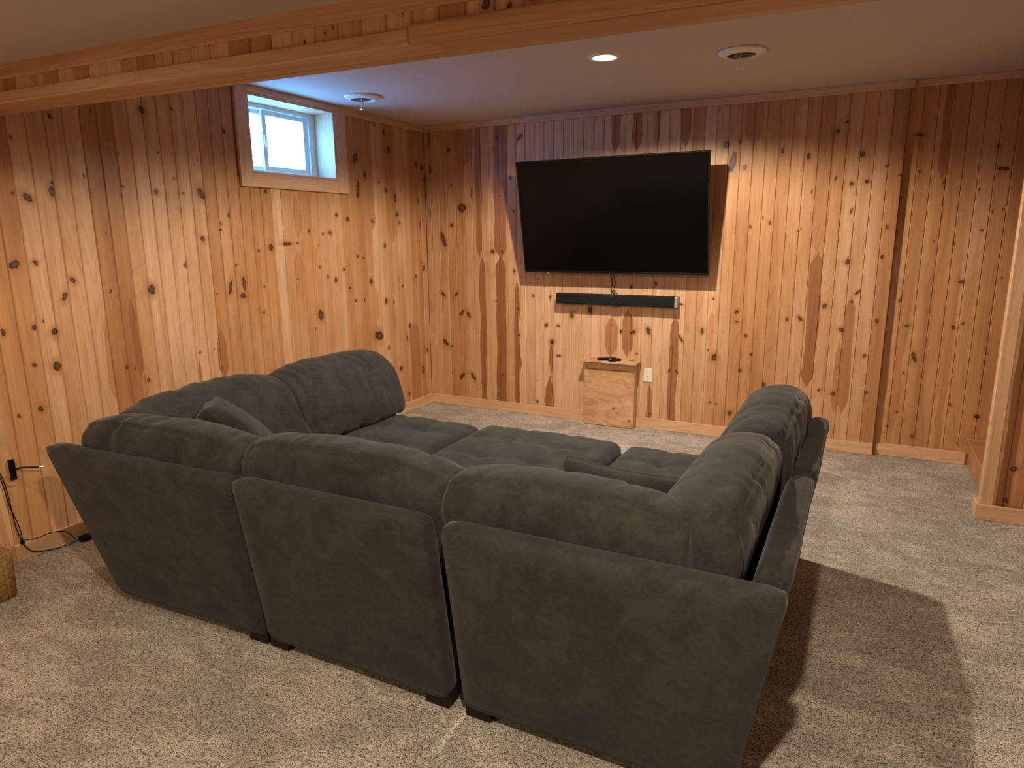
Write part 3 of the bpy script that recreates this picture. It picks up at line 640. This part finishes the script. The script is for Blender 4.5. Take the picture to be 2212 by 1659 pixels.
bm = bmesh.new(); add_box(bm, -.006, .010, .006, .026, -.004, .012, .003); from_bm('tie', bm, BLACK, hc)

# ------------------------------------------------------------------ basket at the left edge
bk = thing('storage_basket', 'tan cloth basket with brown printed rings at the left edge', 'basket', (.215, -4.0, 0))
def basket_ring(sx, sy, r, z, n=6):
    out = []
    for cx, cy, a0 in ((1, 1, 0), (-1, 1, 90), (-1, -1, 180), (1, -1, 270)):
        for i in range(n + 1):
            a = R(a0 + 90 * i / n); out.append((cx * (sx - r) + r * math.cos(a), cy * (sy - r) + r * math.sin(a), z))
    return out
bm = bmesh.new(); rings = []
for sx, sy, z in ((.140, .19, .003), (.150, .20, .01), (.153, .203, .11), (.156, .206, .208), (.150, .200, .210), (.146, .196, .11), (.143, .193, .02)):
    rings.append([bm.verts.new(p) for p in basket_ring(sx, sy, .05, z)])
for q, w in zip(rings, rings[1:]):
    n = len(q)
    for k in range(n): bm.faces.new((q[k], q[(k + 1) % n], w[(k + 1) % n], w[k]))
bm.faces.new(rings[0][::-1]); bm.faces.new(rings[-1])
from_bm('body', bm, WICKER, bk, True)
bm = bmesh.new(); pts = [Vector(p) for p in basket_ring(.153, .203, .05, .209)]; add_tube(bm, pts + [pts[0]], .0045, 6, False)
from_bm('rim_piping', bm, plain('tan_piping', (.45, .30, .14), .8, .1), bk, True)

# ------------------------------------------------------------------ stairs at the right
st = thing('staircase', 'pine stairs climbing behind the stub wall at the right', 'stairs', (4.285, -.28, 0))
for k in range(4):
    x = .255 * k
    box('riser', x, x + .018, -.500, .320, .19 * k + .001, .19 * k + .165, PINE_H, st)['tone'] = .5
    box('tread', x - .022, x + .275, -.500, .320, .19 * k + .166, .19 * (k + 1), PINE_H, st, .006, 2)['tone'] = .62

# ------------------------------------------------------------------ sectional sofa
def wrinkle(seed, along, fold=.007, soft=.010, freq=9.):
    """Displacement for stuffed cushions: soft lumps and folds running across the long axis."""
    off = Vector((seed * 3.7, seed * 1.9, seed * 5.3))
    def f(p):
        a = N.noise(p * 4.2 + off) * soft
        s = Vector((p.x * freq, p.y * 2.6, p.z * 2.6)) if along == 'x' else Vector((p.x * 2.6, p.y * freq, p.z * 2.6))
        w = N.noise(p * 2.5 + off) * 1.6
        s = s + Vector((w, w, w))
        rdg = 1 - abs(N.noise(s + off)) * 2.2
        a -= max(0, rdg - .55) ** 2 * fold * 5
        s2 = s * 2.1 + Vector((4, 9, 2))
        a += N.noise(s2) * fold * .35
        return a
    return f
def outward(q):
    d = Vector((q.x ** 5, q.y ** 5, q.z ** 5)); return d.normalized() if d.length > 1e-6 else Vector((0, 0, 1))
def back_cushion(parent, seed, hw, cx, cyb, lean, z0, z1, hd=.135, rot=0, top=.030, sag=0., fold=.009):
    """Loaf-shaped back cushion: half width hw, centre cx, bottom centre cyb, leaning back by lean at the top."""
    hz = (z1 - z0) / 2; wr = wrinkle(seed, 'x', fold)
    def fn(p, q):
        r = max(abs(q.y), abs(q.z)); n = 2.35 if q.z > 0 else 4.5
        sc = r / max(1e-9, (abs(q.y) ** n + abs(q.z) ** n) ** (1 / n)) if r > 1e-9 else 0
        e = max(0, (abs(q.x) - .91) / .09)
        c = 1 - .06 * e * e
        p = Vector((hw * q.x, hd * 1.10 * q.y * sc * c, hz * q.z * sc * c))
        if abs(q.x) > .999: p.x += math.copysign(.018 * (1 - r * r), q.x)
        bx = 1 - q.x * q.x
        p.z += max(0, q.z) * top * bx
        p.z -= max(0, q.z) * .014 * abs(q.x) ** 3
        d = Vector((0, q.y * sc, q.z * sc)); d = d.normalized() if d.length > 1e-6 and abs(q.x) < .999 else Vector((math.copysign(.3, q.x), 0, 0))
        p += d * wr(p)
        if q.z > .2:                                   # stitched seam along the upper back edge
            p -= d * .006 * math.exp(-((math.atan2(q.y, q.z) + .55) / .07) ** 2)
        # pinched seams at the ends
        p.z += .005 * e * N.noise(p * 25)
        t = (p.z + hz) / (2 * hz)
        p.y -= lean * t + .02 * t * t
        p.z += sag * q.x
        return p
    V, F = rounded((hw, hd, hz), .02, (48, 18, 18), fn)
    m = Matrix.Translation((cx, cyb, (z0 + z1) / 2))
    if rot: m = Matrix.Rotation(rot, 4, 'Z') @ m
    return link('back_cushion', mesh_of('back_cushion', [m @ v for v in V], F, True), FAB, parent)
def seat_cushion(parent, seed, x0, x1, y0, y1, z0, z1, name='seat_cushion', tuft=3):
    hx, hy, hz = (x1 - x0) / 2, (y1 - y0) / 2, (z1 - z0) / 2; wr = wrinkle(seed, 'x', .004, .007, 6.)
    def fn(p, q):
        bx, by = 1 - q.x * q.x, 1 - q.y * q.y
        if q.z > 0:
            up = q.z ** 2
            p.z += .022 * up * (bx * by) ** .5
            for k in range(1, tuft):
                c = -1 + 2 * k / tuft
                p.z -= .008 * up * math.exp(-((q.x - c) / .07) ** 2) * min(1, by * 3) + .008 * up * math.exp(-((q.y - c) / .07) ** 2) * min(1, bx * 3)
                for j in range(1, tuft):
                    c2 = -1 + 2 * j / tuft
                    p.z -= .014 * up * math.exp(-((q.x - c) ** 2 + (q.y - c2) ** 2) / .012)
        p += outward(q) * wr(p) * (1 if q.z > -.3 else 0)
        return p
    V, F = rounded((hx, hy, hz), .055, (32, 32, 6), fn)
    m = Matrix.Translation(((x0 + x1) / 2, (y0 + y1) / 2, (z0 + z1) / 2))
    return link(name, mesh_of(name, [m @ v for v in V], F, True), FAB, parent)
def panel(parent, name, x0, x1, th, lean, z0, z1, swap=False, sx=1, flare=0.):
    """Upholstered back panel: outer face at y=0 at the bottom and y=-lean at the top; flare moves the x0 end out at the top."""
    hx, hy, hz = (x1 - x0) / 2, th / 2, (z1 - z0) / 2
    def fn(p, q):
        t = (p.z + hz) / (2 * hz)
        p.y -= lean * t
        p.x -= flare * t * (.5 - q.x / 2)
        if abs(q.y) > .9: p.y += N.noise(p * 5) * .003 * (1 - q.x ** 4)
        return p
    V, F = rounded((hx, hy, hz), .034, (16, 6, 14), fn)
    out = []
    for v in V:
        w = v + Vector(((x0 + x1) / 2, th / 2, (z0 + z1) / 2))
        if swap: w = Vector((w.y, w.x, w.z))
        w.x *= sx; out.append(w)
    if swap != (sx < 0): F = [f[::-1] for f in F]
    return link(name, mesh_of(name, out, F, True), FAB, parent)
def feet(parent, spots):
    for x, y in spots:
        bm = bmesh.new(); add_box(bm, x - .047, x + .047, y - .035, y + .035, .001, .062, .003)
        from_bm('foot', bm, FOOT, parent)
def base(parent, x0, x1, y0, y1, z1=.27):
    V, F = rounded(((x1 - x0) / 2, (y1 - y0) / 2, (z1 - .055) / 2), .02, (6, 6, 4))
    m = Matrix.Translation(((x0 + x1) / 2, (y0 + y1) / 2, (z1 + .055) / 2))
    return link('base', mesh_of('base', [m @ v for v in V], F, True), FAB, parent)
ZP0, ZP1, LEAN, TH = .030, .716, .112, .095
def armless(seed, loc, rot, label, W=.82, lean_c=.07, z1=.865, ch=None, hd=.135):
    t = thing('sofa_section', label, 'sofa', loc, rot, 'sections of the charcoal sectional sofa')
    h = W / 2
    panel(t, 'back_panel', -h, h, TH, LEAN, ZP0, ZP1)
    base(t, -h + .006, h - .006, TH * .6, .845)
    seat_cushion(t, seed + 20, -h + .004, h - .004, .09, .855, .262, .452)
    a, b = ch or (-h - .018, h + .018)
    back_cushion(t, seed, (b - a) / 2, (a + b) / 2, .175, lean_c, .455, z1, hd)
    feet(t, [(-h + .05, .05), (h - .05, .05), (-h + .05, .79), (h - .05, .79)])
    return t
def corner(seed, loc, rot, sx, label, c1=None, c2=None, slean=LEAN):
    """Corner section; local origin is the outer bottom corner, back along x, side along y, sx mirrors it."""
    t = thing('sofa_section', label, 'sofa', loc, rot, 'sections of the charcoal sectional sofa')
    L = .85
    a, b = (0, L) if sx > 0 else (-L, 0)
    panel(t, 'back_panel', 0, L, TH, LEAN, ZP0, ZP1, False, sx, slean)
    panel(t, 'side_panel', TH * .62, L, TH, slean, ZP0, ZP1 - .004, True, sx, 0)
    base(t, a + .004 + (TH * .55 if sx > 0 else 0), b - .004 - (TH * .55 if sx < 0 else 0), TH * .6, .845)
    seat_cushion(t, seed + 20, a + (.09 if sx > 0 else .004), b - (.09 if sx < 0 else .004), .09, .85, .262, .452)
    x0, x1, z, l = c1
    back_cushion(t, seed, (x1 - x0) / 2, sx * (x0 + x1) / 2, .175, l, .455, z, .135, 0, .035, 0)
    y0, y1, z, l = c2
    o = back_cushion(t, seed + 7, (y1 - y0) / 2, 0, 0, l, .455, z, .138)
    # turn the second cushion so that it leans on the side panel
    m = Matrix.Translation((sx * .208, (y0 + y1) / 2, 0)) @ Matrix.Rotation(-sx * PI / 2, 4, 'Z')
    o.data.transform(m)
    feet(t, [(sx * .20, .20), (sx * (L - .055), .05), (sx * (L - .055), .79), (sx * .07, .79)])
    return t
corner(1, (.800, -3.640, 0), R(2.6), 1, 'charcoal corner section of the sofa by the left wall', (-.03, .82, .822, .11), (.10, .935, .850, .12), .195)
corner(2, (3.372, -3.600, 0), 0, -1, 'charcoal corner section of the sofa nearest the camera on the right', (.145, .885, .838, .085), (.04, .86, .858, .075))
armless(3, (2.060, -3.602, 0), 0, 'charcoal armless middle section of the sofa, its back to the camera', .818, .085, .838)
armless(4, (.790, -2.305, 0), R(-90), 'charcoal armless sofa section at the far left, towards the television', .85, .10, .850, (-.42, .42))
armless(5, (3.376, -2.312, 0), R(90), 'charcoal armless sofa section at the far right, towards the television', .85, .062, .858, None, .142)
ot = thing('ottoman', 'square charcoal tufted ottoman filling the middle of the sofa', 'ottoman', (2.083, -2.300, 0), 0)
base(ot, -.41, .41, -.415, .415)
seat_cushion(ot, 41, -.418, .418, -.43, .43, .275, .462, 'cushion_top', 3)
feet(ot, [(-.34, -.34), (.34, -.34), (.34, .34), (-.34, .34)])

def pillow(name, label, m, hx, hy, hz, seed, edge=.18):
    wr = wrinkle(seed, 'x', .006, .010, 10.)
    def fn(p, q):
        e = (1 - abs(q.x) ** 3) * (1 - abs(q.y) ** 3)
        p.z = q.z * hz * (edge + (1 - edge) * max(0, e) ** .45)
        cor = (abs(q.x) * abs(q.y)) ** 3
        p.x *= 1 - .06 * (1 - abs(q.y) ** 2) + .02 * cor; p.y *= 1 - .06 * (1 - abs(q.x) ** 2) + .02 * cor
        p += Vector((0, 0, math.copysign(1, q.z))) * wr(p)
        return p
    V, F = rounded((hx, hy, hz), hz * .5, (26, 26, 6), fn)
    o = link(name, mesh_of(name, V, F, True), FAB)
    o.matrix_world = m
    return tag(o, label, 'pillow', 'throw pillows on the sofa')
pillow('throw_pillow', 'charcoal throw pillow leaning in the left corner of the sofa', Matrix.Translation((1.04, -3.13, .655)) @ Matrix.Rotation(R(52), 4, 'Z') @ Matrix.Rotation(R(46), 4, 'Y'), .215, .205, .090, 3, .5)
pillow('throw_pillow', 'charcoal throw pillow lying against the back cushion in the right corner', Matrix.Translation((2.875, -3.16, .578)) @ Matrix.Rotation(R(3), 4, 'Y') @ Matrix.Rotation(R(60), 4, 'X'), .225, .20, .075, 5)
